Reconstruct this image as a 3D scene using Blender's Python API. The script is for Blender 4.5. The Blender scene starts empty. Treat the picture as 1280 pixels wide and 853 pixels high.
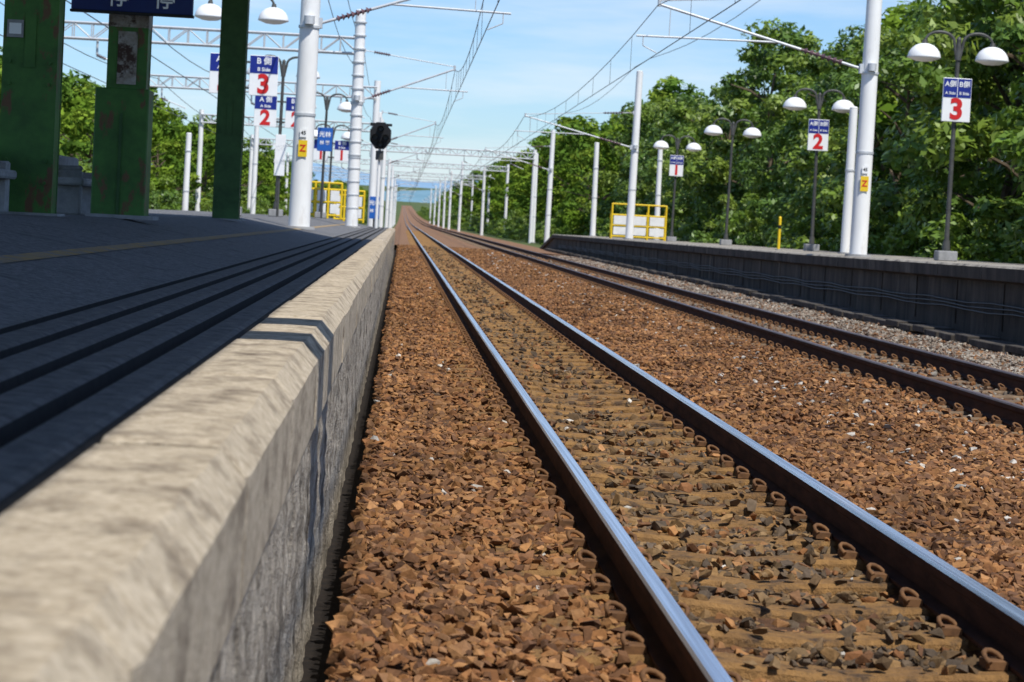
import bpy, math, random
import numpy as np
from mathutils import Vector, Matrix
random.seed(7); rng=np.random.default_rng(7)
scene=bpy.context.scene
HC=1.305; RT=0.16; F=2933.0

# ---------------------------------------------------------------- materials
def nodes_of(m):
    m.use_nodes=True
    return m.node_tree.nodes,m.node_tree.links
def mat(name,c1,c2=None,scale=5.0,rough=0.8,metal=0.0,bump=0.0,bscale=40.0,detail=5,stretch=(1,1,1),c3=None,s3=1.0,t3=(0.55,0.7),bdist=0.01,spec=0.3,st3=None):
    m=bpy.data.materials.new(name); n,l=nodes_of(m)
    b=n['Principled BSDF']; b.inputs['Roughness'].default_value=rough; b.inputs['Metallic'].default_value=metal
    b.inputs['Specular IOR Level'].default_value=spec
    tc=n.new('ShaderNodeTexCoord'); mp=n.new('ShaderNodeMapping'); l.new(tc.outputs['Object'],mp.inputs[0]); mp.inputs['Scale'].default_value=stretch
    if c2 is None: c2=tuple(x*0.75 for x in c1)
    t=n.new('ShaderNodeTexNoise'); t.inputs['Scale'].default_value=scale; t.inputs['Detail'].default_value=detail; t.inputs['Roughness'].default_value=0.65
    l.new(mp.outputs[0],t.inputs['Vector'])
    r=n.new('ShaderNodeValToRGB'); r.color_ramp.elements[0].position=0.35; r.color_ramp.elements[1].position=0.65
    r.color_ramp.elements[0].color=(*c2,1); r.color_ramp.elements[1].color=(*c1,1)
    l.new(t.outputs['Fac'],r.inputs[0]); out=r.outputs[0]
    if c3:
        mp3=mp
        if st3:
            mp3=n.new('ShaderNodeMapping'); l.new(tc.outputs['Object'],mp3.inputs[0]); mp3.inputs['Scale'].default_value=st3
        t3n=n.new('ShaderNodeTexNoise'); t3n.inputs['Scale'].default_value=s3; t3n.inputs['Detail'].default_value=6; t3n.inputs['Roughness'].default_value=0.7
        l.new(mp3.outputs[0],t3n.inputs['Vector'])
        r3=n.new('ShaderNodeValToRGB'); r3.color_ramp.elements[0].position=t3[0]; r3.color_ramp.elements[1].position=t3[1]
        l.new(t3n.outputs['Fac'],r3.inputs[0])
        mx=n.new('ShaderNodeMix'); mx.data_type='RGBA'; l.new(r3.outputs[0],mx.inputs[0]); l.new(out,mx.inputs[6]); mx.inputs[7].default_value=(*c3,1); out=mx.outputs[2]
    l.new(out,b.inputs['Base Color'])
    if bump>0:
        t2=n.new('ShaderNodeTexNoise'); t2.inputs['Scale'].default_value=bscale; t2.inputs['Detail'].default_value=5; t2.inputs['Roughness'].default_value=0.7
        l.new(tc.outputs['Object'],t2.inputs['Vector'])
        bp=n.new('ShaderNodeBump'); bp.inputs['Strength'].default_value=bump; bp.inputs['Distance'].default_value=bdist
        l.new(t2.outputs['Fac'],bp.inputs['Height']); l.new(bp.outputs[0],b.inputs['Normal'])
    return m
def attrmat(name,rough=0.9,bump=0.3,bscale=60,trans=0.0,spec=0.2):
    m=bpy.data.materials.new(name); n,l=nodes_of(m); b=n['Principled BSDF']; b.inputs['Roughness'].default_value=rough
    b.inputs['Specular IOR Level'].default_value=spec
    a=n.new('ShaderNodeAttribute'); a.attribute_name='Col'
    if bump>0:
        tc=n.new('ShaderNodeTexCoord'); t=n.new('ShaderNodeTexNoise'); t.inputs['Scale'].default_value=bscale; t.inputs['Detail'].default_value=3
        l.new(tc.outputs['Object'],t.inputs['Vector'])
        hs=n.new('ShaderNodeHueSaturation'); mr=n.new('ShaderNodeMapRange'); mr.inputs[3].default_value=0.55; mr.inputs[4].default_value=1.45
        l.new(t.outputs['Fac'],mr.inputs[0]); l.new(mr.outputs[0],hs.inputs['Value']); l.new(a.outputs['Color'],hs.inputs['Color'])
        l.new(hs.outputs[0],b.inputs['Base Color'])
        bp=n.new('ShaderNodeBump'); bp.inputs['Strength'].default_value=bump; bp.inputs['Distance'].default_value=0.01
        l.new(t.outputs['Fac'],bp.inputs['Height']); l.new(bp.outputs[0],b.inputs['Normal'])
    else: l.new(a.outputs['Color'],b.inputs['Base Color'])
    if trans>0:
        tr=n.new('ShaderNodeBsdfTranslucent'); l.new(a.outputs['Color'],tr.inputs[0]); ms=n.new('ShaderNodeMixShader'); ms.inputs[0].default_value=trans
        l.new(b.outputs[0],ms.inputs[1]); l.new(tr.outputs[0],ms.inputs[2]); l.new(ms.outputs[0],n['Material Output'].inputs[0])
    return m

M={}
M['stone']=attrmat('ballast_stone',0.92,0.4,55)
M['leaf']=attrmat('leaf',0.45,0,0,0.3,0.5)
m=bpy.data.materials.new('leaf_far'); n,l=nodes_of(m); n.remove(n['Principled BSDF'])
a=n.new('ShaderNodeAttribute'); a.attribute_name='Col'; d1=n.new('ShaderNodeBsdfDiffuse'); d2=n.new('ShaderNodeBsdfTranslucent'); ms=n.new('ShaderNodeMixShader'); ms.inputs[0].default_value=.25
l.new(a.outputs['Color'],d1.inputs[0]); l.new(a.outputs['Color'],d2.inputs[0]); l.new(d1.outputs[0],ms.inputs[1]); l.new(d2.outputs[0],ms.inputs[2]); l.new(ms.outputs[0],n['Material Output'].inputs[0]); M['leaf_far']=m
M['bark']=mat('bark',(0.16,0.12,0.08),(0.07,0.05,0.035),8,0.9,stretch=(1,1,0.3))
M['bed']=mat('ballast_earth',(0.17,0.08,0.035),(0.07,0.036,0.018),14,0.95,bump=1.0,bscale=30,c3=(0.2,0.15,0.1),s3=0.6,bdist=0.04)
M['bedfar']=mat('ballast_far',(0.28,0.155,0.085),(0.18,0.10,0.055),6,0.95,bump=1.0,bscale=12,bdist=0.06)
M['gutter']=mat('gutter_dirt_shade',(0.02,0.014,0.01),(0.008,0.006,0.005),12,0.95,bump=0.5)  # near-black: shade along the wall base put into the colour, with dirt
M['grass']=mat('grass_ground',(0.09,0.13,0.03),(0.05,0.07,0.02),0.6,0.95,bump=0.8,bscale=3,c3=(0.2,0.17,0.09),s3=0.08,bdist=0.1)
M['coping']=mat('coping_concrete',(0.62,0.525,0.39),(0.38,0.305,0.21),42,0.85,bump=1.0,bscale=75,detail=8,stretch=(1,.8,1),c3=(0.17,0.13,0.09),s3=4.5,t3=(0.47,0.68),bdist=0.008,st3=(1.3,1.0,1.8))
M['wall']=mat('wall_concrete',(0.70,0.62,0.50),(0.34,0.28,0.21),16,0.9,bump=1.0,bscale=24,detail=8,stretch=(1,1.2,0.8),c3=(0.10,0.08,0.055),s3=3.2,t3=(0.48,0.64),bdist=0.06,st3=(1,1.2,.6))
M['wall_dark']=mat('wall_shaded_stained',(0.095,0.08,0.065),(0.03,0.026,0.022),3,0.9,bump=0.6,bscale=14,stretch=(1,1,0.25),c3=(0.19,0.165,0.13),s3=1.2,t3=(0.56,0.75))  # shade of the track-facing wall painted into the dark tone, plus stains
M['rcoping']=mat('right_coping_concrete',(0.49,0.45,0.37),(0.24,0.21,0.17),4,0.85,bump=0.3,bscale=20,c3=(0.06,0.05,0.045),s3=2.0,t3=(0.48,0.62))
M['deck']=mat('platform_paving',(0.24,0.235,0.23),(0.08,0.08,0.08),28,0.75,bump=1.0,bscale=30,c3=(0.06,0.06,0.06),s3=3.5,bdist=0.03,spec=.4)
M['strip']=mat('edge_strip',(0.15,0.145,0.14),(0.055,0.054,0.053),18,0.75,bump=1.0,bscale=40,c3=(0.22,0.20,0.17),s3=8,bdist=0.015,spec=.4)
M['groove']=mat('groove_dark',(0.02,0.018,0.016),(0.01,0.009,0.008),18,0.95)  # near-black groove faces, darker than the strips between
M['yline']=mat('worn_yellow_line',(0.46,0.28,0.06),(0.22,0.17,0.11),7,0.8,bump=0.2,c3=(.2,.19,.18),s3=4,t3=(.47,.6))
M['white']=mat('white_pole_paint',(0.84,0.84,0.82),(0.76,0.76,0.74),3,0.55,c3=(0.48,0.43,0.37),s3=1.8,t3=(0.58,0.8),stretch=(1,1,0.3))
M['whiteb']=mat('white_enamel',(0.85,0.85,0.83),(0.80,0.80,0.79),3,0.35)
M['galv']=mat('galvanised_steel',(0.62,0.64,0.65),(0.5,0.52,0.54),5,0.45,0.2)
M['wire']=mat('wire_copper_dark',(0.12,0.12,0.12),(0.08,0.08,0.08),5,0.5,0.3)
M['insul']=mat('insulator_porcelain',(0.16,0.09,0.10),(0.1,0.06,0.07),5,0.25)
M['green']=mat('green_paint',(0.065,0.18,0.035),(0.035,0.10,0.022),3,0.5,bump=0.25,bscale=30,c3=(0.13,0.07,0.035),s3=2.6,t3=(0.55,0.60),st3=(1.5,1.5,.7))
M['dgreen']=mat('dark_green_paint',(0.048,0.12,0.035),(0.026,0.07,0.02),3,0.5,bump=0.2,bscale=30)
M['rustw']=mat('peeling_paint',(0.46,0.43,0.39),(0.18,0.14,0.10),5,0.7,bump=0.4,bscale=20,c3=(0.06,0.03,0.02),s3=3,t3=(0.54,0.60))
M['post']=mat('lamp_post_paint',(0.10,0.10,0.095),(0.06,0.06,0.055),6,0.5,0.2)
M['blue']=mat('sign_blue',(0.015,0.03,0.24),(0.012,0.025,0.2),4,0.4)
M['navy']=mat('sign_navy',(0.012,0.03,0.14),(0.01,0.02,0.11),4,0.4)
M['lblue']=mat('sign_light_blue',(0.02,0.12,0.45),(0.02,0.10,0.38),4,0.4)
M['red']=mat('sign_red',(0.60,0.02,0.02),(0.55,0.02,0.02),4,0.4)
M['yellow']=mat('yellow_paint',(0.80,0.56,0.02),(0.70,0.47,0.02),5,0.5)
M['black']=mat('black_paint',(0.015,0.015,0.016),(0.01,0.01,0.01),5,0.5)
M['conc']=mat('concrete',(0.34,0.34,0.34),(0.22,0.22,0.22),5,0.85,bump=0.4,bscale=30)
M['roof']=mat('roof_sheet',(0.25,0.27,0.27),(0.2,0.2,0.2),3,0.6)
M['sleeper']=mat('sleeper_concrete',(0.36,0.195,0.065),(0.20,0.108,0.04),14,0.9,bump=1.0,bscale=35,c3=(0.085,0.052,0.03),s3=7,t3=(0.49,0.62),bdist=0.022)
M['sleeper2']=mat('sleeper_concrete_dark',(0.22,0.15,0.09),(0.12,0.08,0.05),12,0.9,bump=0.6,bscale=45)
M['rust']=mat('rail_rust',(0.085,0.038,0.024),(0.04,0.019,0.014),15,0.85,0.0,bump=0.3,bscale=60,stretch=(1,0.2,1),spec=.15)
M['head2']=mat('rail_head_dull',(0.22,0.17,0.15),(0.13,0.09,0.08),10,0.5,0.6,stretch=(8,.3,1))
M['clip']=mat('clip_rust',(0.20,0.10,0.042),(0.10,0.05,0.024),20,0.8,0.1)
M['hill']=mat('hill_forest_hazed',(0.22,0.35,0.47),(0.18,0.30,0.43),0.002,1.0)  # aerial haze painted as a blue tint over the forest
M['hill2']=mat('hill_near_forest_hazed',(0.15,0.27,0.34),(0.12,0.23,0.29),0.02,1.0)  # bluish base colour includes painted distance haze
M['tankw']=mat('fence_white',(0.8,0.8,0.77),(0.7,0.7,0.68),5,0.6)
m=bpy.data.materials.new('rail_head_polished'); n,l=nodes_of(m); b=n['Principled BSDF']; b.inputs['Metallic'].default_value=0.9
tc=n.new('ShaderNodeTexCoord'); mp=n.new('ShaderNodeMapping'); mp.inputs['Scale'].default_value=(70,0.5,1); l.new(tc.outputs['Object'],mp.inputs[0])
t=n.new('ShaderNodeTexNoise'); t.inputs['Scale'].default_value=1.0; t.inputs['Detail'].default_value=5; l.new(mp.outputs[0],t.inputs['Vector'])
r=n.new('ShaderNodeValToRGB'); r.color_ramp.elements[0].color=(0.50,0.48,0.50,1); r.color_ramp.elements[1].color=(0.95,0.95,0.97,1); r.color_ramp.elements[0].position=.35; r.color_ramp.elements[1].position=.6
l.new(t.outputs['Fac'],r.inputs[0]); l.new(r.outputs[0],b.inputs['Base Color']); b.inputs['Roughness'].default_value=0.25
M['head']=m

# ---------------------------------------------------------------- mesh builder
def link(o): scene.collection.objects.link(o); return o
def empty(name,loc=(0,0,0)):
    o=bpy.data.objects.new(name,None); o.location=loc; o.empty_display_size=0.3; return link(o)
class MB:
    def __init__(s): s.v=[]; s.f=[]; s.mi=[]; s.mats=[]; s.sm=[]
    def m(s,k):
        mt=M[k]
        if mt not in s.mats: s.mats.append(mt)
        return s.mats.index(mt)
    def add(s,vs,fs,k,smooth=False):
        o=len(s.v); i=s.m(k); s.v+= [tuple(v) for v in vs]
        for f in fs: s.f.append(tuple(o+a for a in f)); s.mi.append(i); s.sm.append(smooth)
    def box(s,c,d,k,rz=0.0,bev=0.0,taper=1.0):
        hx,hy,hz=d[0]/2,d[1]/2,d[2]/2; vs=[]
        b=bev
        if b<=0:
            for z in(-1,1):
                t=taper if z>0 else 1
                for x,y in((-1,-1),(1,-1),(1,1),(-1,1)): vs.append((x*hx*t,y*hy*t,z*hz))
            fs=[(0,3,2,1),(4,5,6,7),(0,1,5,4),(1,2,6,5),(2,3,7,6),(3,0,4,7)]
        else:
            def ring(z,ix,iy):
                return [(-ix+b,-iy,z),(ix-b,-iy,z),(ix,-iy+b,z),(ix,iy-b,z),(ix-b,iy,z),(-ix+b,iy,z),(-ix,iy-b,z),(-ix,-iy+b,z)]
            rs=[ring(-hz,hx-b*.7,hy-b*.7),ring(-hz+b,hx,hy),ring(hz-b,hx,hy),ring(hz,hx-b*.7,hy-b*.7)]
            for r_ in rs: vs+=r_
            fs=[tuple(range(7,-1,-1)),tuple(range(24,32))]
            for q in range(3):
                for i in range(8): j=(i+1)%8; fs.append((q*8+i,q*8+j,q*8+8+j,q*8+8+i))
        cs,sn=math.cos(rz),math.sin(rz)
        vs=[(c[0]+x*cs-y*sn,c[1]+x*sn+y*cs,c[2]+z) for x,y,z in vs]
        s.add(vs,fs,k)
    def cyl(s,p,q,r1,r2,k,n=12,smooth=True,caps=True):
        p=Vector(p);q=Vector(q);d=(q-p)
        if d.length<1e-6:return
        d.normalize(); a=Vector((1,0,0)) if abs(d.x)<0.8 else Vector((0,1,0))
        u=d.cross(a).normalized(); w=d.cross(u); vs=[]
        for c,r in((p,r1),(q,r2)):
            for i in range(n):
                t=2*math.pi*i/n; vs.append(c+u*math.cos(t)*r+w*math.sin(t)*r)
        fs=[(i,(i+1)%n,n+(i+1)%n,n+i) for i in range(n)]
        s.add(vs,fs,k,smooth)
        if caps: s.add(vs,[tuple(range(n-1,-1,-1)),tuple(range(n,2*n))],k)
    def path(s,pts,r,k,n=8):
        pts=[Vector(p) for p in pts]; vs=[]
        up=None
        for i,p in enumerate(pts):
            d=(pts[min(i+1,len(pts)-1)]-pts[max(i-1,0)]).normalized()
            if up is None: up=Vector((0,0,1)) if abs(d.z)<0.8 else Vector((0,1,0))
            u=d.cross(up).normalized(); w=u.cross(d).normalized(); up=w
            rr=r[i] if isinstance(r,(list,tuple)) else r
            for j in range(n):
                t=2*math.pi*j/n; vs.append(p+u*math.cos(t)*rr+w*math.sin(t)*rr)
        fs=[]
        for i in range(len(pts)-1):
            for j in range(n): fs.append((i*n+j,i*n+(j+1)%n,(i+1)*n+(j+1)%n,(i+1)*n+j))
        s.add(vs,fs,k,True); m_=len(pts)-1
        s.add(vs,[tuple(range(n-1,-1,-1)),tuple(range(m_*n,m_*n+n))],k)
    def lathe(s,c,prof,k,n=20,smooth=True):
        vs=[]
        for r_,z in prof:
            for i in range(n):
                t=2*math.pi*i/n; vs.append((c[0]+r_*math.cos(t),c[1]+r_*math.sin(t),c[2]+z))
        fs=[]
        for a in range(len(prof)-1):
            for i in range(n): fs.append((a*n+i,a*n+(i+1)%n,(a+1)*n+(i+1)%n,(a+1)*n+i))
        s.add(vs,fs,k,smooth)
    def obj(s,name,parent=None):
        me=bpy.data.meshes.new(name); me.from_pydata(s.v,[],s.f)
        for m_ in s.mats: me.materials.append(m_)
        me.polygons.foreach_set('material_index',s.mi); me.polygons.foreach_set('use_smooth',s.sm); me.update()
        o=link(bpy.data.objects.new(name,me))
        if parent: o.parent=parent
        return o
def npmesh(name,V,Fc,nper,mats,col=None,mi=None):
    me=bpy.data.meshes.new(name); nv=len(V); nf=len(Fc)
    me.vertices.add(nv); me.vertices.foreach_set('co',V.astype(np.float32).ravel())
    me.loops.add(nf*nper); me.loops.foreach_set('vertex_index',Fc.astype(np.int32).ravel())
    me.polygons.add(nf); me.polygons.foreach_set('loop_start',np.arange(nf,dtype=np.int32)*nper)
    for m_ in mats: me.materials.append(m_)
    if mi is not None: me.polygons.foreach_set('material_index',mi.astype(np.int32))
    me.update(calc_edges=True)
    me.polygons.foreach_set('use_smooth',np.zeros(nf,dtype=bool))
    if col is not None:
        a=me.color_attributes.new('Col','FLOAT_COLOR','POINT'); a.data.foreach_set('color',col.astype(np.float32).ravel())
    return me
def text(body,loc,size,k,parent,bold=0.0,name='lettering'):
    c=bpy.data.curves.new(name,'FONT'); c.body=body; c.size=size; c.align_x='CENTER'; c.align_y='CENTER'; c.offset=bold; c.extrude=0.002
    c.materials.append(M[k]); o=link(bpy.data.objects.new(name,c)); o.rotation_euler=(math.pi/2,0,0); o.location=loc
    o.parent=parent; return o

# ---------------------------------------------------------------- terrain
def gz(y):
    return 0.0 if y<450 else 15.0*((y-450)/2050.0)**1.5
def ysamples(a,b):
    ys=[y for y in [-60,-30,0,30,60,100,150,200,300,450,550,700,900,1200,1600,2000,2500,3500] if a<=y<=b]
    if a not in ys: ys=[a]+ys
    if b not in ys: ys.append(b)
    return ys
def sheet(name,xs,zs,ys,k,zadd=gz):
    mb=MB(); vs=[];fs=[];nx=len(xs)
    for y in ys:
        for x,z in zip(xs,zs): vs.append((x,y,z+zadd(y)))
    for j in range(len(ys)-1):
        for i in range(nx-1): fs.append((j*nx+i,j*nx+i+1,(j+1)*nx+i+1,(j+1)*nx+i))
    mb.add(vs,fs,k); return mb.obj(name)
sheet('ground',[-4000,-600,-60,-10,-0.5,-.4,9.4,9.5,60,600,4000],[-.5,-.4,-.3,-.25,-.25,-.6,-.6,-.25,-.3,-.4,-.5],ysamples(-60,3500)+[6000,9000],'grass')
def bedz(x):
    x=np.asarray(x,dtype=float)
    z=np.full_like(x,-0.02)
    z=np.where((x>.92)&(x<1.98),-0.045,z)
    z=np.where((x>2.2)&(x<4.3),-0.012,z)
    z=np.where(x>6.2,-0.05-0.10*np.clip((x-6.2)/1.0,0,1),z)
    return z
bx=[-.30,-.28,-.15,-.13,.4,.92,1.0,1.9,1.98,2.3,3.3,4.3,6.2,7.2,9.3]
bzv=[-.35,-.35,-.35,-.05]+[float(bedz(x))-0.012 for x in bx[4:]]
sheet('ballast_bed',bx,bzv,[-4,30,60,90,120],'bed')
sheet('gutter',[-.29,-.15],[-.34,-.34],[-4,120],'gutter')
sheet('ballast_bed',[-1.2,-.3,.4,6.2,7.2,9.3],[-.25,-.06,-.045,-.045,-.1,-.2],[120,200,300,450,550,700,900,1200,1600,2000,2500],'bedfar')
sheet('gravel_yard',[-14,-9.1],[-.2,-.2],[-4,60,120,300,450,700],'bedfar')

# ---------------------------------------------------------------- ballast stones
import bmesh
def stone_variant(seed):
    r_=random.Random(seed); bm=bmesh.new()
    ax=(1.0,r_.uniform(.65,.95),r_.uniform(.45,.75))
    for i in range(10):
        v=Vector((r_.gauss(0,1),r_.gauss(0,1),r_.gauss(0,1))).normalized()*r_.uniform(.85,1.15)
        bm.verts.new((v.x*ax[0],v.y*ax[1],v.z*ax[2]))
    bmesh.ops.convex_hull(bm,input=bm.verts[:])
    for v in [v for v in bm.verts if not v.link_faces]: bm.verts.remove(v)
    bmesh.ops.triangulate(bm,faces=bm.faces[:])
    bm.verts.index_update()
    V=np.array([v.co[:] for v in bm.verts]); Fc=np.array([[v.index for v in f.verts] for f in bm.faces]); bm.free(); return V,Fc
variants=[stone_variant(i) for i in range(16)]
def undul(x,y):
    return 0.018*np.sin(x*2.3+y*1.1)+0.014*np.sin(x*5.1-y*2.7+1)+0.010*np.sin(y*6.3+x*3)
SL=0.6
def zone(x0,x1,y0,y1,dens,r0,r1):
    n_=int((x1-x0)*(y1-y0)*dens); return np.column_stack([rng.uniform(x0,x1,n_),rng.uniform(y0,y1,n_),rng.uniform(0,1,n_)**1.6*(r1-r0)+r0])
P=np.vstack([zone(-.14,4.4,5.8,16,820,.017,.050),zone(-.14,3,2,5.8,200,.025,.045),zone(4.4,9,8,16,200,.022,.042),
  zone(-.14,9,16,32,340,.022,.048),zone(-.14,9,32,60,150,.03,.052),zone(-.14,9,60,115,60,.04,.065)])
x,y,r_=P[:,0],P[:,1],P[:,2]
keep=np.ones(len(P),bool); z=bedz(x)+undul(x,y)*0.7+rng.uniform(-.012,.014,len(P))
for cx in(1.45,5.2):
    dx=np.abs(x-cx); fr=np.abs((y/SL)-np.round(y/SL))*SL
    on=(fr<.125)&(dx<1.02)
    inner=on&(dx<.5); outer=on&(dx>.62)
    rnd=rng.random(len(P))
    keep&=~(inner&(rnd<.84)); z=np.where(inner,np.maximum(z,0.0),z)
    keep&=~(outer&(rnd<.45)); z=np.where(outer,np.maximum(z,-.006),z)
    keep&=~(np.abs(dx-.565)<.085)
    inn=(dx<.5)&~on; z=np.where(inn,z-.008,z)
x,y,r_,z=x[keep],y[keep],r_[keep],z[keep]
N=len(x)
q=rng.normal(size=(N,4)); q/=np.linalg.norm(q,axis=1)[:,None]
w_,a_,b_,c_=q.T
R=np.stack([1-2*(b_*b_+c_*c_),2*(a_*b_-c_*w_),2*(a_*c_+b_*w_),2*(a_*b_+c_*w_),1-2*(a_*a_+c_*c_),2*(b_*c_-a_*w_),2*(a_*c_-b_*w_),2*(b_*c_+a_*w_),1-2*(a_*a_+b_*b_)],axis=1).reshape(-1,3,3)
pal_r=np.array([[.275,.127,.048],[.225,.10,.04],[.33,.168,.07],[.165,.080,.038],[.24,.125,.06],[.29,.142,.054],[.13,.066,.036]])
pal_m=np.array([[.19,.12,.058],[.12,.085,.055],[.24,.14,.058],[.15,.095,.05],[.09,.066,.046]])
pal_g=np.array([[.30,.26,.21],[.22,.18,.14],[.38,.34,.28],[.18,.11,.07],[.26,.2,.15]])
col=pal_r[rng.integers(0,7,N)]
mid=(x>.9)&(x<2.0); mp_=mid&(rng.random(N)<.8); col[mp_]=pal_m[rng.integers(0,5,mp_.sum())]
t2=(x>4.6)&(x<5.8)&(rng.random(N)<.5); col[t2]=pal_g[rng.integers(0,5,t2.sum())]*.7
gy=(x>5.9)&(rng.random(N)<np.clip((x-5.7)/.8,0,.9)); col[gy]=pal_g[rng.integers(0,5,gy.sum())]
wh=(rng.random(N)<np.where((x>3.0)&(x<4.4),.025,.003)); col[wh]=np.array([.5,.46,.4])
col=col*rng.uniform(.72,1.22,(N,1))
patch=0.94+.16*np.sin(x*1.7+y*.6)*np.sin(y*.9-x)+.07*np.sin(x*4.1-y*2.2)
col=np.clip(col*patch[:,None],0,1)
vid=rng.integers(0,16,N); Vs=[];Fs=[];Cs=[];off=0
for k in range(16):
    s_=np.where(vid==k)[0]; V,Fc=variants[k]
    vv=np.einsum('nij,vj->nvi',R[s_],V)*r_[s_][:,None,None]
    vv[:,:,2]*=.75
    vv+=np.stack([x[s_],y[s_],z[s_]],axis=1)[:,None,:]
    ff=Fc[None]+(np.arange(len(s_))*len(V))[:,None,None]+off
    Vs.append(vv.reshape(-1,3)); Fs.append(ff.reshape(-1,3)); off+=len(s_)*len(V)
    Cs.append(np.repeat(np.column_stack([col[s_],np.ones(len(s_))]),len(V),axis=0))
me=npmesh('ballast_stones',np.vstack(Vs),np.vstack(Fs),3,[M['stone']],np.vstack(Cs))
link(bpy.data.objects.new('ballast_stones',me))
print('stones',N)

# ---------------------------------------------------------------- tracks
def rail_profile():
    return [(-.06,0),(.06,0),(.06,.012),(.012,.028),(.010,.10),(.030,.115),(.032,.146),(.025,.157),(-.025,.157),(-.032,.146),(-.030,.115),(-.010,.10),(-.012,.028),(-.06,.012)]
def track(cx,sk,yend,hk):
    root=empty('railway_track',(0,0,0))
    ys=[-4]+list(range(0,60,2))+[60,100,150,200,300,450,550,700,900,1200,1600,2000,2500]
    ys=[y for y in ys if y<=yend]
    for s_ in(-1,1):
        mb=MB(); pr=rail_profile(); n_=len(pr); xc=cx+s_*.565
        vs=[(xc+px,y,pz+.002+gz(y)) for y in ys for px,pz in pr]; fr_=[];fh=[]
        for j in range(len(ys)-1):
            for i in range(n_):
                f=(j*n_+i,(j+1)*n_+i,(j+1)*n_+(i+1)%n_,j*n_+(i+1)%n_)
                (fh if i in(6,7,8) else fr_).append(f)
        mb.add(vs,fr_,'rust'); mb.add(vs,fh,hk); mb.obj('rail',root)
    mb=MB(); k=0
    for i in range(3,int(260/SL)):
        y=i*SL; jit=random.uniform(-.012,.012); xsx=[-1.0,-.75,-.56,-.35,0,.35,.56,.75,1.0]; zt=[-.02,-.006,0,-.008,-.035,-.008,0,-.006,-.02]
        w=[.10,.10,.11,.10,.085,.10,.11,.10,.10]; vs=[];fs=[]
        rot=random.uniform(-.015,.015)
        for a,zz,ww in zip(xsx,zt,w):
            zz+=random.uniform(-.004,.004); ww+=random.uniform(-.006,.006); yo=y+jit+a*rot
            for yy,z_ in((-ww-.03,-.2),(-ww,zz-.014),(-ww+.016,zz),(ww-.016,zz),(ww,zz-.014),(ww+.03,-.2)): vs.append((cx+a,yo+yy,z_))
        for a in range(8):
            for b_ in range(5): fs.append((a*6+b_,(a+1)*6+b_,(a+1)*6+b_+1,a*6+b_+1))
        fs.append((0,1,2,3,4,5)); fs.append((53,52,51,50,49,48)); mb.add(vs,fs,sk)
    mb.obj('sleepers',root)
    mb=MB()
    for i in range(6,150):
        y=i*SL; nn=6 if y<30 else 4; st=9 if y<30 else 6
        for s_ in(-1,1):
            for t_ in(-1,1):
                xx=cx+s_*.565+t_*.09
                pts=[]; jy=random.uniform(-.012,.012); ja=random.uniform(-12,12)
                for q_ in range(st+1):
                    a=math.radians(-50+ja+q_*300/st); pts.append((xx+t_*.032*math.cos(a)*1.15+t_*.012,y+jy+.026*math.sin(a)*1.3+ (q_/st-.5)*.045,.028+.024*math.sin(a*1.0+.6)))
                mb.path(pts,.009,'clip',nn)
                mb.box((xx+t_*.01,y,.012),(.07,.09,.026),'clip')
    mb.obj('rail_clips',root)
    return root
track(1.45,'sleeper',2500,'head')
track(5.2,'sleeper2',2000,'head2')

# ---------------------------------------------------------------- left platform
root=empty('left_platform')
mb=MB(); TOP=.865
y=-3.0; L=1.85
while y<100:
    y1=y+L-.012; ox=random.uniform(-.004,.004); oz=random.uniform(-.004,.004)
    st=.05 if y<14 else (.3 if y<40 else L)
    ns=max(1,int((y1-y)/st)); vs=[];fs=[]; wl=[random.uniform(0,6) for _ in range(3)]; ch=0
    for j in range(ns+1):
        yy=y+(y1-y)*j/ns; jr=(lambda a:random.uniform(-a,a)) if y<40 else (lambda a:0)
        e=.007 if j in(0,ns) and ns>2 else 0
        if y<14: ch=ch*.6+(random.uniform(.003,.009) if random.random()<.05 else 0)
        wv=.0015*math.sin(yy*5+wl[0])+.0008*math.sin(yy*13+wl[1])
        pr=[(-.265+ox,TOP-.30),(-.262+ox-e+jr(.0004),TOP-.062+oz+wv+jr(.0005)),(-.314+ox-e+wv-ch+jr(.0005),TOP+oz-e-ch*.3+jr(.0003)),(-.36+ox,TOP+oz-e+.001),(-.42+ox,TOP+oz-e+.002),(-.54+ox,TOP+oz-e),(-.54+ox,TOP-.2)]
        for px,pz in pr: vs.append((px,yy,pz))
    np_=7
    for j in range(ns):
        for i in range(np_-1): fs.append((j*np_+i,j*np_+i+1,(j+1)*np_+i+1,(j+1)*np_+i))
    fs.append(tuple(range(np_-1,-1,-1))); fs.append(tuple(ns*np_+i for i in range(np_)))
    mb.add(vs,fs,'coping'); y+=L
mb.obj('coping',root)
mb=MB(); vs=[];fs=[]
ysw=list(np.arange(-3,14,.04))+list(np.arange(14,40,.2))+list(np.arange(40,101,2.0)); zsw=list(np.linspace(-.4,TOP-.06,28)); nz=len(zsw)
def wn(y,z): 
    return .006*math.sin(y*7.1+z*3)+.005*math.sin(y*17+z*23)+.004*math.sin(z*41+y*5)
for y in ysw:
    pj=abs(((y+.3)%2.4))
    groove=-.02 if pj<.05 else 0
    for z_ in zsw: vs.append((-.281+wn(y,z_)*.7+groove+(random.uniform(-.004,.004) if y<16 else random.uniform(-.003,.003)),y,z_))
for j in range(len(ysw)-1):
    for i in range(nz-1): fs.append((j*nz+i,(j+1)*nz+i,(j+1)*nz+i+1,j*nz+i+1))
mb.add(vs,fs,'wall',True); mb.obj('retaining_wall',root)
def decky(x):
    if x>-1.3: return TOP+.0+.02*(-.54-x)
    t=min(1,max(0,(-1.3-x)/1.7)); return TOP+.0152+.275*t
mb=MB(); pts=[(-.541,TOP-.012)]; tk=[]
x0=-.565
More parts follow.
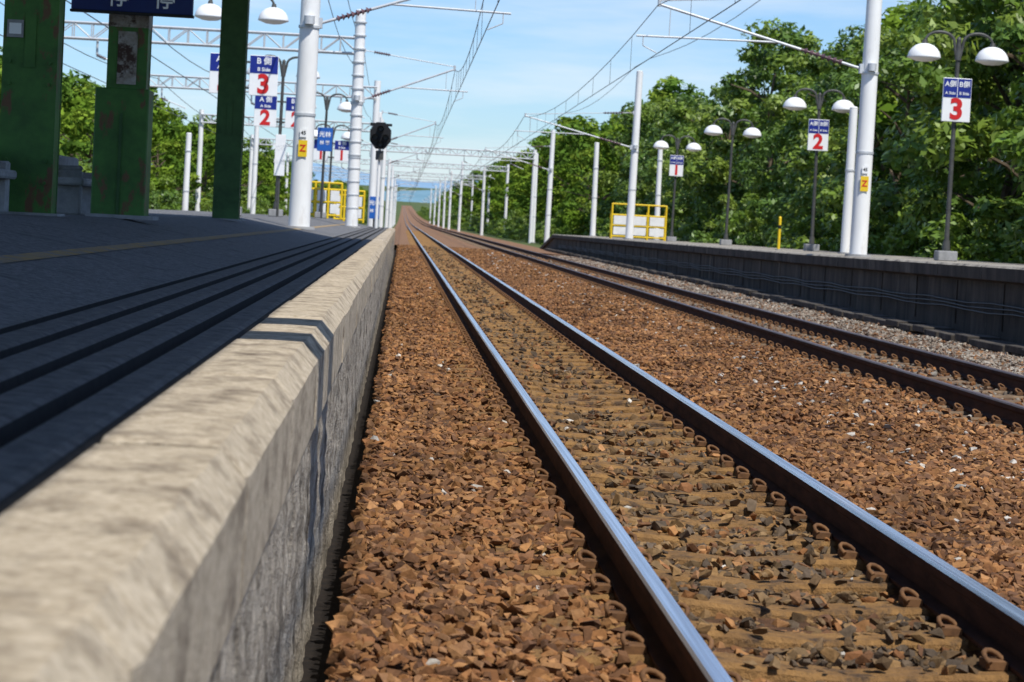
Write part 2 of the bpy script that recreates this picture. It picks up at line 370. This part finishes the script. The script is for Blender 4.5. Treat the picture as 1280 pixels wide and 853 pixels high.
for g in range(4):
    xa=x0-g*.18; pts+= [(xa,decky(xa)-.002),(xa-.02,decky(xa)+.006),(xa-.105,decky(xa-.135)+.006),(xa-.12,decky(xa)-.002),(xa-.125,TOP-.04),(xa-.175,TOP-.04)]
    tk+=['groove','strip','strip','strip','groove','groove']
xe=x0-4*.18+.005
pts+=[(xe,decky(xe)),(-1.5,decky(-1.5)),(-2.0,decky(-2)),(-2.6,decky(-2.6)),(-3.0,decky(-3.)),(-9,decky(-9)),(-9,-.3)]
tk+=['groove']+['deck']*6
ysd=[-3,0,20,50,98,101,116]
vs=[]
n_=len(pts)
for y in ysd:
    k=1 if y<=101 else 0
    for px,pz in pts: vs.append((px,y,pz if k else -.3))
for key in('strip','groove','deck'):
    fs=[]
    for j in range(len(ysd)-1):
        for i in range(n_-1):
            if tk[i]==key: fs.append((j*n_+i,j*n_+i+1,(j+1)*n_+i+1,(j+1)*n_+i))
    mb.add(vs,fs,key)
mb.add([(-.283,100.8,-.4),(-.283,100.8,TOP-.1),(-.541,100.8,TOP-.05),(-.541,100.8,-.4),(-.6,116,-.3)],[(0,1,2,3)],'wall')
mb.obj('deck',root)
mb=MB(); vs=[]
for j,y in enumerate(np.arange(-2,98,2.0)):
    vs+=[(-2.05,y,decky(-2.05)+.004),(-1.93,y,decky(-1.93)+.004)]
nl=len(vs)//2
mb.add(vs,[(2*j,2*j+1,2*j+3,2*j+2) for j in range(nl-1)],'yline'); mb.obj('warning_line',root)

# ---------------------------------------------------------------- right platform
def rz(y): return float(np.interp(y,[0,34,53,140,152],[1.06,1.06,.985,.83,-.1]))
root=empty('right_platform')
ysr=[0,10,20,27,34,40,46,53,65,80,100,120,140,146,152]
vs=[]
pr=[('w',9.12,-.35),('w',9.12,-.26),('c',9.0,-.22),('c',8.99,-.03),('c',9.03,0.0),('d',9.45,0.0),('d',14.5,0.01),('d',14.5,-1.6)]
for y in ysr:
    h=rz(y)
    for k,px,pz in pr:
        vs.append((px,y,(-.5 if (px==9.12 and pz<-.3) or pz<-1 else h+pz)))
n_=len(pr); typ=['w','w','w','c','c','d','d']
mb=MB()
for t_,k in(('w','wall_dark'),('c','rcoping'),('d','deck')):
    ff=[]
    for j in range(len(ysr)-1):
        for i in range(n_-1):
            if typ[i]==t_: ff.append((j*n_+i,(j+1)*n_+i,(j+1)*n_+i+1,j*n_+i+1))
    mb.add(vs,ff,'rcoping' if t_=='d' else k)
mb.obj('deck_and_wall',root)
mb=MB()
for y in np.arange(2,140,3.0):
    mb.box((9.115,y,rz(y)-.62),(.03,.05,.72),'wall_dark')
    mb.box((8.994,y+1,rz(y)-.12),(.006,.03,.2),'black')
mb.obj('wall_ribs',root)
mb=MB()
for i,zz in enumerate((-.60,-.66,-.72)):
    mb.path([(9.06-.02*i,y,rz(y)+zz+.02*math.sin(y*1.3+i)) for y in np.arange(4,136,1.5)],.014,'black',6)
mb.obj('cables',root)
mb=MB()
for i,y in enumerate(np.arange(4,140,1.0)):
    mb.box((8.75+random.uniform(-.02,.02),y,-.07+random.uniform(-.02,.02)),(.5,.92,.10),'wall_dark',random.uniform(-.03,.03),.01)
mb.obj('trench_cover')

# ---------------------------------------------------------------- canopy
SA,SB=.31,.55
root=empty('platform_canopy'); mb=MB()
RZ=HC+4.45; RE=-.54+SA*(RZ-TOP)
mb.box(((RE-7.5)/2,13.2,RZ+.06),(RE+7.5,57,.12),'roof')
mb.obj('roof',root); mb=MB()
for y in(-12,2,14,24,38):
    mb.box(((RE-7.4)/2,y,RZ-.14),(RE+7.2,.18,.24),'green')
yb=8.4-SB*(RZ-TOP)
for dy in(0,1.15): mb.box((RE+.10,yb+dy,RZ-.06),(.80,.5,.12),'green')  # unseen boxes added to cast two shadow bands across coping and wall
mb.obj('beams_shadow_boxes',root)
def column(x,y,w,kind):
    r0=empty('canopy_column',(x,y,decky(x))); H=RZ-.02-decky(x); mb=MB()
    def hsec(w,d,z0,z1,k):
        t=.03; zc=(z0+z1)/2; h=z1-z0
        mb.box((0,-d/2+t/2,zc),(w,t,h),k); mb.box((0,d/2-t/2,zc),(w,t,h),k); mb.box((0,0,zc),(t*1.4,d-2*t,h),k)
        mb.box((w/2-.012,0,zc),(.012,d-2*t-.004,h),k)
    if kind==2:
        hsec(.42,.36,2.0,H,'rustw'); hsec(.415,.355,1.36,2.0,'green'); mb.box((0,-.19,1.68),(.2,.012,.55),'rustw')
        mb.box((-.03,0,.69),(.56,.46,1.34),'green',0,.012)
        mb.box((-.03,-.235,.56),(.03,.02,1.08),'dgreen'); mb.box((0,0,.02),(.7,.6,.04),'conc')
    else:
        g='green' if kind==1 else 'dgreen'
        hsec(w,.36,.02,H,g); mb.box((0,-.19,H*.35),(w*.2,.012,.5),g)
        for zz in(.3,.5,1.2,1.4): 
            for sx in(-1,1): mb.cyl((sx*w*.36,-.18,zz),(sx*w*.36,-.205,zz),.018,.018,g,6)
        mb.box((0,0,.012),(w+.14,.5,.024),'conc')
    mb.obj('column_body',r0); return r0
column(-3.48,22,.50,1); column(-2.95,25,.5,2); column(-2.83,38,.42,3)
r0=empty('timetable_notice',(-3.62,21.8,HC+1.55)); mb=MB(); mb.box((0,0,.0),(.15,.006,.16),'conc'); mb.box((0,-.004,0),(.11,.004,.10),'whiteb'); mb.obj('panel',r0)
r0=empty('hanging_station_sign',(-2.87,24.4,HC+1.94)); mb=MB()
mb.box((0,0,.35),(1.24,.08,.66),'navy',0,.01); mb.box((0,0,.012),(1.26,.10,.024),'black')
for sx in(-.5,.5): mb.cyl((sx,0,.68),(sx,0,2.5),.015,.015,'galv',8)
mb.obj('board',r0); text('停',(-.14,-.045,.16),.22,'whiteb',r0,.003); text('停',(.33,-.045,.16),.22,'whiteb',r0,.003)
def bench(x,y):
    r0=empty('concrete_bench',(x,y,decky(x))); mb=MB()
    for e in(-.75,.75): mb.box((0,e,.24),(.34,.14,.48),'conc',0,.02)
    mb.box((.02,0,.36),(.38,1.9,.08),'conc',0,.02); mb.box((-.14,0,.52),(.07,1.9,.24),'conc',0,.02)
    mb.box((.0,-.75,.50),(.34,.12,.06),'conc',0,.02); mb.obj('bench_body',r0)
bench(-3.75,20.8); bench(-3.62,26.2)

# ---------------------------------------------------------------- poles & catenary
ZCT=HC+3.75; ZMS=ZCT+1.05
def insul(mb,p,q,r=.07):
    p=Vector(p);q=Vector(q); n=7
    for i in range(n):
        a=p.lerp(q,i/n); b=p.lerp(q,(i+.45)/n); mb.cyl(a,b,r,r*.55,'insul',10)
    mb.cyl(p,q,r*.4,r*.4,'insul',8)
def pole(x,y,z0,ztop,r=.18,wx=None,label=False,band=False,name='catenary_pole'):
    r0=empty(name,(x,y,z0)); H=ztop-z0; mb=MB()
    lean=random.uniform(-.008,.012); r0.rotation_euler=(0,lean,0)
    mb.cyl((0,0,0),(0,0,H),r,r*.82,'white',20)
    mb.cyl((0,0,H),(0,0,H+.03),r*.86,r*.6,'white',20)
    mb.cyl((0,0,0),(0,0,.05),r*1.5,r*1.45,'conc',20)
    if band:
        for k in np.arange(.6,H-.2,.42): mb.cyl((0,0,k),(0,0,k+.04),r*1.05,r*1.05,'galv',20)
    for k in (2.2,3.9): 
        if k<H: mb.cyl((0,0,k),(0,0,k+.05),r*1.02,r*1.02,'galv',20)
    mb.obj('mast',r0)
    if label:
        mb=MB(); zl=HC-z0+1.25; mb.box((0,-r-.012,zl),(.17,.008,.32),'yellow'); mb.box((0,-r-.012,zl+.30),(.13,.006,.16),'whiteb'); mb.obj('label',r0)
        text('Z',(0,-r-.02,zl),.18,'red',r0,.004); text('45',(0,-r-.018,zl+.30),.10,'black',r0,.002)
    if wx is not None:
        mb=MB(); d=wx-x; s_=1 if d>0 else -1; zc=ZCT-z0; zm=ZMS-z0
        zc+=gz(y);zm+=gz(y)
        a=Vector((s_*r,0,zc-.05)); top=Vector((d,0,zm))
        di=(top-a); a2=a+di*.10; a3=a+di*.30
        mb.cyl(a,a2,.03,.03,'galv',8); insul(mb,a2,a3); mb.cyl(a3,top,.03,.03,'galv',8)
        b=Vector((s_*r,0,zm+.45)); di=(top+Vector((0,0,.08)))-b; mb.cyl(b,b+di*.1,.015,.015,'galv',8); insul(mb,b+di*.1,b+di*.28,.06); mb.cyl(b+di*.28,b+di,.016,.016,'galv',8)
        j=a+(top-a)*.42
        e=Vector((d+s_*.45,0,zc+.36)); j2=Vector((j.x,0,zc+.40)); mb.cyl(j2,e,.022,.022,'galv',8)
        mb.cyl(e+Vector((-s_*.15,0,0)),(e+Vector((-s_*.15,0,-.2))),.012,.012,'galv',6); mb.cyl(e+Vector((-s_*.15,0,-.2)),(d,0,zc+.02),.012,.012,'galv',6)
        mb.cyl((d-s_*.25,0,zc+.37),(d-s_*.25,0,zm-.10),.01,.01,'galv',6)
        mb.cyl((d,0,zm-.05),(d,0,zm+.12),.035,.035,'galv',8)
        mb.cyl((0,-r*1.1,zc-.1),(0,-r*1.1,zc+.06),r*.5,r*.5,'galv',8); mb.box((s_*r*.9,0,zc-.05),(.12,.16,.2),'galv'); mb.box((s_*r*.8,0,zm+.45),(.1,.14,.14),'galv')
        mb.obj('cantilever',r0)
    return r0
X1,X2=1.45,5.2
pole(9.8,50,rz(50),HC+7.4,.19,X2,True)
pole(11.8,62,rz(62),HC+3.55,.13,None)
pole(10.2,105,rz(105),HC+7.1,.18,X2)
pole(9.6,155,-.2,HC+6.3,.18,X2)
pole(11.0,135,rz(135),HC+4.9,.16)
pole(11.2,200,-.2,HC+6.1,.18,None)
pole(12.5,115,rz(115),HC+4.1,.14)
pole(9.2,270,-.2,HC+6.3,.18,X2)
pole(8.0,330,-.2,HC+8.4,.2,X2)
for y in(380,430,490,560,640): pole(7.6,y,gz(y)-.2,HC+8.0+gz(y),.2,X2)
pole(-2.0,46,decky(-2.0),HC+7.4,.21,X1,True)
pole(-1.6,75,decky(-1.6),HC+6.5,.2,X1,False,True)
for x,y,h,w in((-1.35,118,3.3,X1),(-1.3,142,4.2,None),(-1.5,165,5.6,X1),(-1.3,195,4.6,None),(-1.5,225,5.6,X1),(-1.5,285,6.2,X1),(-1.6,350,7,X1),(-1.6,420,7,X1),(-1.6,500,7,X1)):
    pole(x,y,-.25+gz(y),HC+max(h,5.2 if w else h)+gz(y),.16,w)
for x,y,h in((-9.2,100,3.1),(-11.5,95,5.6),(-7.6,120,6.0)): pole(x,y,-.25,HC+h,.14)
mb=MB()
def span(x,sup):
    for a,b in zip(sup[:-1],sup[1:]):
        n=10; cont=[];mess=[]
        for i in range(n+1):
            t_=i/n; y=a+(b-a)*t_; g=gz(y); sag=.65*4*t_*(1-t_)
            mess.append((x,y,ZMS-sag+g)); cont.append((x,y,ZCT+g))
        rw=.010 if b<120 else (.014 if b<250 else .02)
        mb.path(mess,rw,'wire',5); mb.path(cont,rw,'wire',5)
        for i in range(1,n):
            if a<260: mb.cyl(cont[i],mess[i],.005,.005,'wire',4,caps=False)
span(X1,[-10,46,75,118,165,225,285,350,420,500,600])
span(X2,[-10,50,105,155,210,270,330,380,430,490,560,640])
for xx,zz in((-2.0,7.2),(9.8,7.2),(-2.3,6.3)):
    pts=[(xx,y,HC+zz-.6*math.sin(math.pi*((y%50)/50))) for y in np.arange(-10,400,6.25)]
    mb.path(pts,.012,'wire',5)
for xx in(-6.5,-9.5):
    mb.path([(xx,y,ZMS-.5*math.sin(math.pi*((y%45)/45))) for y in np.arange(40,400,5)],.013,'wire',5); mb.path([(xx,y,ZCT) for y in(40,400)],.013,'wire',5)
mb.obj('overhead_wires')
def gantry(xa,xb,y,z,dep=.5,posts=True):
    r0=empty('catenary_gantry',(0,y,0)); mb=MB()
    t_=.035 if y<120 else .05
    for zz in(z,z+dep):
        for yy in(-.22,.22): mb.cyl((xa,yy,zz),(xb,yy,zz),t_,t_,'galv',6)
    n=int(abs(xb-xa)/.6)
    for i in range(n):
        x0=xa+(xb-xa)*i/n; x1=xa+(xb-xa)*(i+1)/n
        z0,z1=(z,z+dep) if i%2 else (z+dep,z)
        for yy in(-.22,.22): mb.cyl((x0,yy,z0),(x1,yy,z1),t_*.6,t_*.6,'galv',5); mb.cyl((x0,yy,z),(x0,yy,z+dep),t_*.6,t_*.6,'galv',5)
        mb.cyl((x0,-.22,z+dep),(x0,.22,z+dep),t_*.6,t_*.6,'galv',5)
    mb.obj('lattice_beam',r0)
    if posts:
        mb=MB()
        for xx in(xa,xb): mb.cyl((xx,0,-.3+gz(y)),(xx,0,z+dep+.3),.17,.15,'white',14)
        mb.obj('posts',r0)
    mb=MB()
    for xx in np.arange(min(xa,xb)+2,max(xa,xb)-1,4):
        mb.cyl((xx,0,z),(xx,0,z-.5),.04,.04,'galv',6); mb.cyl((xx,0,z-.5),(xx+1.1,0,z-.9),.025,.025,'galv',6); insul(mb,(xx,0,z-.5),(xx+.3,0,z-.62),.07)
    mb.obj('droppers',r0)
gantry(-12,-1.65,76,HC+5.2); gantry(-13,-1.4,106,HC+5.3); gantry(-13,-1.6,150,HC+5.4); gantry(-13,11,200,HC+5.6); gantry(-13,11.5,262,HC+5.8); gantry(-13,12,330,HC+6); gantry(-13,12,410,HC+6.5)

# ---------------------------------------------------------------- platform lamps & signs
def lamp(x,y,z0,num=None,dbl=False,hs=.735,H=4.35,cz=None,sx0=0):
    r0=empty('platform_lamp',(x,y,z0)); mb=MB(); r0.rotation_euler=(0,random.uniform(-.004,.012),0)
    mb.cyl((0,0,.22),(0,0,H-.45),.055,.045,'post',12); mb.cyl((0,0,.2),(0,0,.45),.09,.07,'post',12)
    mb.cyl((0,0,H-.45),(0,0,H-.05),.07,.05,'post',12)
    mb.lathe((0,0,H-.05),[(0.05,0),(.06,.04),(.03,.09),(0,.11)],'post',12)
    mb.box((0,0,.11),(.42,.42,.22),'conc',0,.02,)
    for s_ in(-1,1):
        pts=[(s_*.03,0,H-.42)]
        for i in range(11):
            a=math.pi*(1-i/10); pts.append((s_*(hs*.56+math.cos(a)*hs*.44),0,H-.12+.26*math.sin(a)**.8))
        mb.path(pts,[.034]*8+[.028]*4,'post',8)
        pz=pts[-1][2]; cx=s_*hs
        mb.cyl((cx,0,pz-.02),(cx,0,pz+.08),.07,.045,'post',10)
    mb.obj('post',r0); mb=MB()
    for s_ in(-1,1):
        cx=s_*hs; pz=pts[-1][2]
        pr=[(0.0,.0),(.10,-.01),(.20,-.05),(.28,-.12),(.33,-.20),(.355,-.29),(.355,-.315),(.30,-.335),(.18,-.38),(0,-.40)]
        mb.lathe((cx,0,pz),pr,'whiteb',24)
    mb.obj('lamp_shades',r0)
    if num:
        w,h=.61,.93; cz=H-1.0 if cz is None else cz
        offs=[0] if not dbl else [-.46+sx0,.46+sx0]
        mb=MB()
        for ox in offs:
            ww=w if not dbl else .66
            mb.box((ox,-.10,cz),(ww,.06,h),'whiteb',0,.008)
            mb.box((ox,-.134,cz+h*.27),(ww-.02,.006,h*.43),'blue')
        mb.box((sx0,-.055,cz+.3),(.9 if dbl else .2,.03,.05),'post'); mb.box((sx0,-.055,cz-.3),(.9 if dbl else .2,.03,.05),'post')
        if not dbl: mb.box((0,-.140,cz+h*.27),(.012,.004,h*.42),'whiteb')
        mb.obj('sign_panel',r0)
        for ox in offs:
            text(num,(ox,-.137,cz-.215),.60,'red',r0,.022)
            if not dbl:
                text('A側',(-.15,-.141,cz+.33),.15,'whiteb',r0,.002); text('B側',(.15,-.141,cz+.33),.15,'whiteb',r0,.002)
                text('A Side',(-.15,-.141,cz+.14),.085,'whiteb',r0,.001); text('B Side',(.15,-.141,cz+.14),.085,'whiteb',r0,.001)
            else:
                text('A 側' if ox<sx0 else 'B 側',(ox,-.141,cz+.33),.19,'whiteb',r0,.003); text('A Side' if ox<sx0 else 'B Side',(ox,-.141,cz+.14),.12,'whiteb',r0,.002)
    return r0
lamp(11.7,50,rz(50),'3',H=4.75,cz=3.45); lamp(12.3,70,rz(70),'2',H=4.7,cz=3.48); lamp(12.2,88,rz(88),None,H=4.6); lamp(12.1,105,rz(105),'1',H=4.6,cz=3.4)
Dk=decky(-4)
lamp(-3.95,55,Dk,'3',True,H=5.0,cz=3.28,sx0=.12); lamp(-3.75,70,Dk,'2',True,H=4.6,cz=3.1); lamp(-3.05,88,Dk,None,H=4.5); lamp(-3.3,105,-.2+1.0,'1',True)
def blue_sign(x,y,z0,h,w=.55,hh=.85,k='lblue'):
    r0=empty('platform_information_sign',(x,y,z0)); mb=MB(); mb.cyl((0,0,0),(0,0,h),.04,.04,'post',10); mb.box((0,-.06,h-hh/2),(w,.05,hh),k,0,.008)
    mb.obj('sign_body',r0); text('光林',(0,-.09,h-hh*.3),.22,'whiteb',r0,.004); text('林 榮',(0,-.09,h-hh*.65),.16,'whiteb',r0,.003)
blue_sign(-2.95,86,decky(-2.95),3.3); blue_sign(-1.15,96,decky(-1.15),1.25,.4,.9); blue_sign(-3.65,69,decky(-3.65),2.4,.3,1.2,'whiteb')

# ---------------------------------------------------------------- barriers
def barrier(x,y,z0,w=2.5,h=1.6):
    r0=empty('yellow_barrier',(x,y,z0)); mb=MB()
    for i in range(4):
        xx=-w/2+w*i/3; mb.cyl((xx,0,0),(xx,0,h),.045,.045,'yellow',10)
        mb.cyl((xx,.5,0),(xx,.5,h*.8),.035,.035,'yellow',8)
    for zz in(.12,.62,1.1,h): mb.cyl((-w/2,0,zz),(w/2,0,zz),.04,.04,'yellow',10)
    for s_ in(-1,1): mb.cyl((s_*w/2,0,h),(s_*w/2,.9,h*.6),.04,.04,'yellow',8)
    mb.obj('frame',r0); mb=MB()
    for i in range(3):
        xx=-w/2+w*(i+.5)/3; mb.box((xx,-.03,.86),(w/3-.16,.03,.40),'tankw',0,.005); mb.box((xx,-.03,.37),(w/3-.16,.03,.36),'tankw',0,.005)
    mb.obj('panels',r0)
barrier(10.9,108,rz(108)); barrier(-3.1,90,decky(-3.1),1.5,1.35)
barrier(-2.2,97,decky(-2.2),1.2,1.3)
r0=empty('yellow_marker_post',(10.5,65,rz(65))); mb=MB(); mb.cyl((0,0,0),(0,0,.9),.04,.04,'yellow',12); mb.lathe((0,0,.9),[(.04,0),(.03,.03),(0,.05)],'yellow',12); mb.cyl((0,0,.6),(0,0,.7),.043,.043,'black',12); mb.cyl((0,0,0),(0,0,.03),.09,.09,'conc',12); mb.obj('post',r0)
# signal
r0=empty('railway_signal',(-.98,90,decky(-.98)-.3)); mb=MB(); hh=HC+3.1-(decky(-.98)-.3)
mb.cyl((0,0,0),(0,0,hh+.7),.06,.05,'white',12)
oct_=[(math.cos(a),math.sin(a)) for a in [math.pi/8+i*math.pi/4 for i in range(8)]]
vs=[(.44*cx,-.12,hh+.55*cz) for cx,cz in oct_]+[(.44*cx,-.08,hh+.55*cz) for cx,cz in oct_]
mb.add(vs,[tuple(range(8)),tuple(range(15,7,-1))]+[(i,i+8,(i+1)%8+8,(i+1)%8) for i in range(8)],'black')
for ox,oz in((0,.28),(-.2,-.05),(.2,-.05),(0,-.32)):
    mb.cyl((ox,-.12,hh+oz),(ox,-.42,hh+oz-.03),.12,.13,'black',14,caps=False); mb.cyl((ox,-.13,hh+oz),(ox,-.15,hh+oz),.10,.10,'post',14)
mb.box((0,.05,hh),(.5,.3,.8),'black',0,.03)
mb.box((.3,.0,hh+.42),(.25,.1,.1),'black'); mb.box((-.3,.0,hh+.42),(.2,.1,.12),'black')
mb.box((0,-.05,hh-.75),(.3,.2,.35),'post'); mb.obj('signal_head',r0)

# ---------------------------------------------------------------- trees
def make_tree(name,seed,H=10.0,cr=3.4,nclump=62,nleaf=210,ls=.17,low=.12,trunk=True,lk='leaf'):
    g=np.random.default_rng(seed); rr=random.Random(seed); mb=MB(); cl=[]
    if trunk:
        pts=[];x=y=0
        for i in range(7): pts.append((x,y,H*.78*i/6)); x+=rr.uniform(-.25,.25); y+=rr.uniform(-.25,.25)
        mb.path(pts,[.20*(1-i/7.5)*H/10 for i in range(7)],'bark',8)
        for i in range(16):
            b=pts[rr.randint(1,5)]; a=rr.uniform(0,6.28); L=rr.uniform(1.2,cr*.8); e=(b[0]+math.cos(a)*L,b[1]+math.sin(a)*L,b[2]+L*rr.uniform(.3,.8))
            md=((b[0]+e[0])/2,(b[1]+e[1])/2,(b[2]+e[2])/2+.15); mb.path([b,md,e],[.07,.05,.02],'bark',5)
    for i in range(nclump):
        t=low+(1-low)*rr.random()**.85; wid=cr*(math.sin(math.pi*min(1,(t-low)/(1-low)*.82+.16)))**.7
        a=rr.uniform(0,6.28); rad=wid*(rr.random()**.4)*rr.uniform(.9,1.15)
        cl.append((math.cos(a)*rad,math.sin(a)*rad,H*t-.4,rr.uniform(.35,.95)*cr/3.4))
    V=[];C=[]
    for cx,cy,cz,cr_ in cl:
        n=int(nleaf*(.5+cr_)); 
        d=g.normal(size=(n,3)); d/=np.linalg.norm(d,axis=1)[:,None]
        p=d*(cr_*(g.random(n)**.35))[:,None]*np.array([1.15,1.15,.7])+np.array([cx,cy,cz])
        nr=d*.6+g.normal(size=(n,3))*.45+np.array([0,0,.5]); nr/=np.linalg.norm(nr,axis=1)[:,None]
        u=np.cross(nr,g.normal(size=(n,3))); u/=np.linalg.norm(u,axis=1)[:,None]; w=np.cross(nr,u)
        s=(ls*g.uniform(.5,1.25,n))[:,None]
        q=np.stack([p-u*s,p-w*s*.45,p+u*s,p+w*s*.45],axis=1); V.append(q.reshape(-1,3))
        base=np.array([[.135,.225,.024],[.18,.27,.030],[.085,.155,.022],[.21,.29,.038],[.12,.21,.032]])[rr.randint(0,4)]
        c=base*g.uniform(.75,1.25,(n,1)); C.append(np.repeat(np.column_stack([c,np.ones(n)]),4,axis=0))
    V=np.vstack(V);C=np.vstack(C); nf=len(V)//4; Fc=np.arange(nf*4).reshape(-1,4)
    me=npmesh(name+'_leaves',V,Fc,4,[M[lk]],C)
    if trunk:
        tm=bpy.data.meshes.new(name+'_trunk'); tm.from_pydata(mb.v,[],mb.f); tm.materials.append(M['bark']); tm.update()
    else: tm=None
    return me,tm
TV=[make_tree('tree',i+1,H=10,cr=3.3+.25*(i%3),nclump=66,nleaf=165,ls=.155) for i in range(6)]
TL=[make_tree('tree_far',i+31,H=10,cr=3.3+.25*(i%3),nclump=52,nleaf=50,ls=.28,lk='leaf_far') for i in range(5)]
BV=[make_tree('shrub',20+i,H=2.8,cr=1.7,nclump=24,nleaf=110,ls=.12,low=.05,trunk=False) for i in range(3)]
rr=random.Random(3)
def put_tree(x,y,z,s,lod=False,name='broadleaf_tree'):
    me,tm=rr.choice(TL if lod else TV)
    r0=empty(name,(x,y,z)); r0.rotation_euler=(0,0,rr.uniform(0,6.28)); w=s*rr.uniform(.95,1.15); r0.scale=(w,w,s)
    a=link(bpy.data.objects.new('crown',me)); a.parent=r0; b=link(bpy.data.objects.new('trunk',tm)); b.parent=r0
def put_shrub(x,y,z,s):
    me,_=BV[rr.randrange(3)]; o=link(bpy.data.objects.new('shrub',me)); o.location=(x,y,z); o.rotation_euler=(0,0,rr.uniform(0,6.28)); o.scale=(s,s,s*rr.uniform(.8,1.2))
y=46
while y<185:
    k=1.12 if y<125 else 1.0
    put_tree(18.3+rr.uniform(-.8,1.0),y+rr.uniform(-1.5,1.5),-.3,rr.uniform(.82,1.15)*k); put_tree(24+rr.uniform(-1.5,1.5),y+rr.uniform(-2,2),-.3,rr.uniform(.9,1.3)*k,True)
    y+=6.5
y=185
while y<420:
    put_tree(15.5+rr.uniform(-1,1.2),y+rr.uniform(-2,2),-.3,rr.uniform(.8,1.2),True); put_tree(21+rr.uniform(-1.5,2),y+rr.uniform(-2,2),-.3,rr.uniform(.9,1.4),True); y+=9
y=420
while y<1100:
    put_tree(13.5+rr.uniform(-1.5,1.5)+(y-420)*.01,y,gz(y)-.3,rr.uniform(.8,1.2),True); y+=16
y=60
while y<420:
    put_tree(-17+rr.uniform(-1.5,1.5),y+rr.uniform(-3,3),-.4,rr.uniform(.68,.95),True); 
    if rr.random()<.6: put_tree(-23+rr.uniform(-1.5,2),y+rr.uniform(-3,3),-.4,rr.uniform(.8,1.05),True)
    y+=9
while y<1100:
    put_tree(-12+rr.uniform(-2,2),y,gz(y)-.4,rr.uniform(.6,1.0),True); y+=18
y=42
while y<190: put_shrub(15.9+rr.uniform(-.6,.9),y,-.3,rr.uniform(.8,1.35)); y+=2.2
while y<420: put_shrub(12.6+rr.uniform(-.8,.8),y,-.3,rr.uniform(.7,1.2)); y+=4.5
y=55
while y<400: put_shrub(-14+rr.uniform(-1,.8),y,-.4,rr.uniform(.8,1.4)); y+=4
y=430
while y<1200: put_shrub(10.5+rr.uniform(-1,1),y,gz(y)-.3,rr.uniform(1,1.7)); put_shrub(-7+rr.uniform(-1,1),y,gz(y)-.3,rr.uniform(1,1.7)); y+=12

# ---------------------------------------------------------------- hills
def hill(name,yd,x0,x1,hmax,k,seed):
    rr2=random.Random(seed); n=90; vs=[];fs=[]; ph=[rr2.uniform(0,6) for _ in range(5)]
    for i in range(n+1):
        t=i/n; x=x0+(x1-x0)*t; h=hmax*(math.sin(math.pi*t)**.8)*(.72+.14*math.sin(t*9+ph[0])+.09*math.sin(t*23+ph[1])+.05*math.sin(t*51+ph[2]))
        vs+=[(x,yd,-5),(x,yd+hmax*1.2,h*.6),(x,yd+hmax*3,h)]
    for i in range(n):
        for j in range(2): fs.append((i*3+j,i*3+3+j,i*3+4+j,i*3+1+j))
    mb=MB(); mb.add(vs,fs,k,True); mb.obj(name)
hill('hills',7500,-2500,3600,290,'hill',4)
hill('hills',3300,-1500,1800,55,'hill2',9)

# ---------------------------------------------------------------- sun, sky, camera
sd=Vector((SA,-SB,1)).normalized()
su=bpy.data.lights.new('sun','SUN'); su.energy=5.0; su.angle=math.radians(.5); su.color=(1,.965,.90)
so=link(bpy.data.objects.new('sun',su)); so.rotation_euler=sd.to_track_quat('Z','Y').to_euler(); so.location=(10,-20,40)
w=bpy.data.worlds.new('World'); scene.world=w; w.use_nodes=True; n=w.node_tree.nodes; l=w.node_tree.links
bg=n['Background']; sk=n.new('ShaderNodeTexSky'); sk.sky_type='NISHITA'; sk.sun_disc=False
sk.sun_elevation=math.asin(sd.z); sk.sun_rotation=math.atan2(sd.x,sd.y); sk.air_density=1.0; sk.dust_density=.3; sk.ozone_density=3.0
tint=n.new('ShaderNodeMix'); tint.data_type='RGBA'; tint.blend_type='MULTIPLY'; tint.inputs[0].default_value=1.0; tint.inputs[7].default_value=(.76,.95,1.22,1)
l.new(sk.outputs[0],tint.inputs[6])
tc=n.new('ShaderNodeTexCoord'); mp=n.new('ShaderNodeMapping'); mp.inputs['Scale'].default_value=(2.0,2.0,14.0); l.new(tc.outputs['Generated'],mp.inputs[0])
t=n.new('ShaderNodeTexNoise'); t.inputs['Scale'].default_value=2.4; t.inputs['Detail'].default_value=7; t.inputs['Roughness'].default_value=.55; l.new(mp.outputs[0],t.inputs['Vector'])
r=n.new('ShaderNodeValToRGB'); r.color_ramp.elements[0].position=.48; r.color_ramp.elements[1].position=.75; r.color_ramp.elements[0].color=(0,0,0,1); r.color_ramp.elements[1].color=(.6,.6,.6,1)
l.new(t.outputs['Fac'],r.inputs[0])
mx=n.new('ShaderNodeMix'); mx.data_type='RGBA'; l.new(r.outputs[0],mx.inputs[0]); l.new(tint.outputs[2],mx.inputs[6]); mx.inputs[7].default_value=(8,8.3,8.6,1)
l.new(mx.outputs[2],bg.inputs[0]); bg.inputs['Strength'].default_value=.12
cam=bpy.data.cameras.new('camera'); co=link(bpy.data.objects.new('camera',cam)); scene.camera=co
cam.sensor_width=36; cam.lens=82.5; cam.clip_end=20000; cam.clip_start=.05
yaw,pit,rol=math.radians(2.83),math.radians(2.85),math.radians(3.0)
Fw=Vector((math.sin(yaw)*math.cos(pit),math.cos(yaw)*math.cos(pit),-math.sin(pit))); R0=Vector((math.cos(yaw),-math.sin(yaw),0)); U0=R0.cross(Fw)
Rv=R0*math.cos(rol)+U0*math.sin(rol); Uv=U0*math.cos(rol)-R0*math.sin(rol)
mt=Matrix((( Rv.x,Uv.x,-Fw.x,0),(Rv.y,Uv.y,-Fw.y,0),(Rv.z,Uv.z,-Fw.z,HC),(0,0,0,1))); co.matrix_world=mt
cam.dof.use_dof=True; cam.dof.focus_distance=14; cam.dof.aperture_fstop=7.5
scene.view_settings.view_transform='Standard'; scene.view_settings.look='None'; scene.view_settings.exposure=0
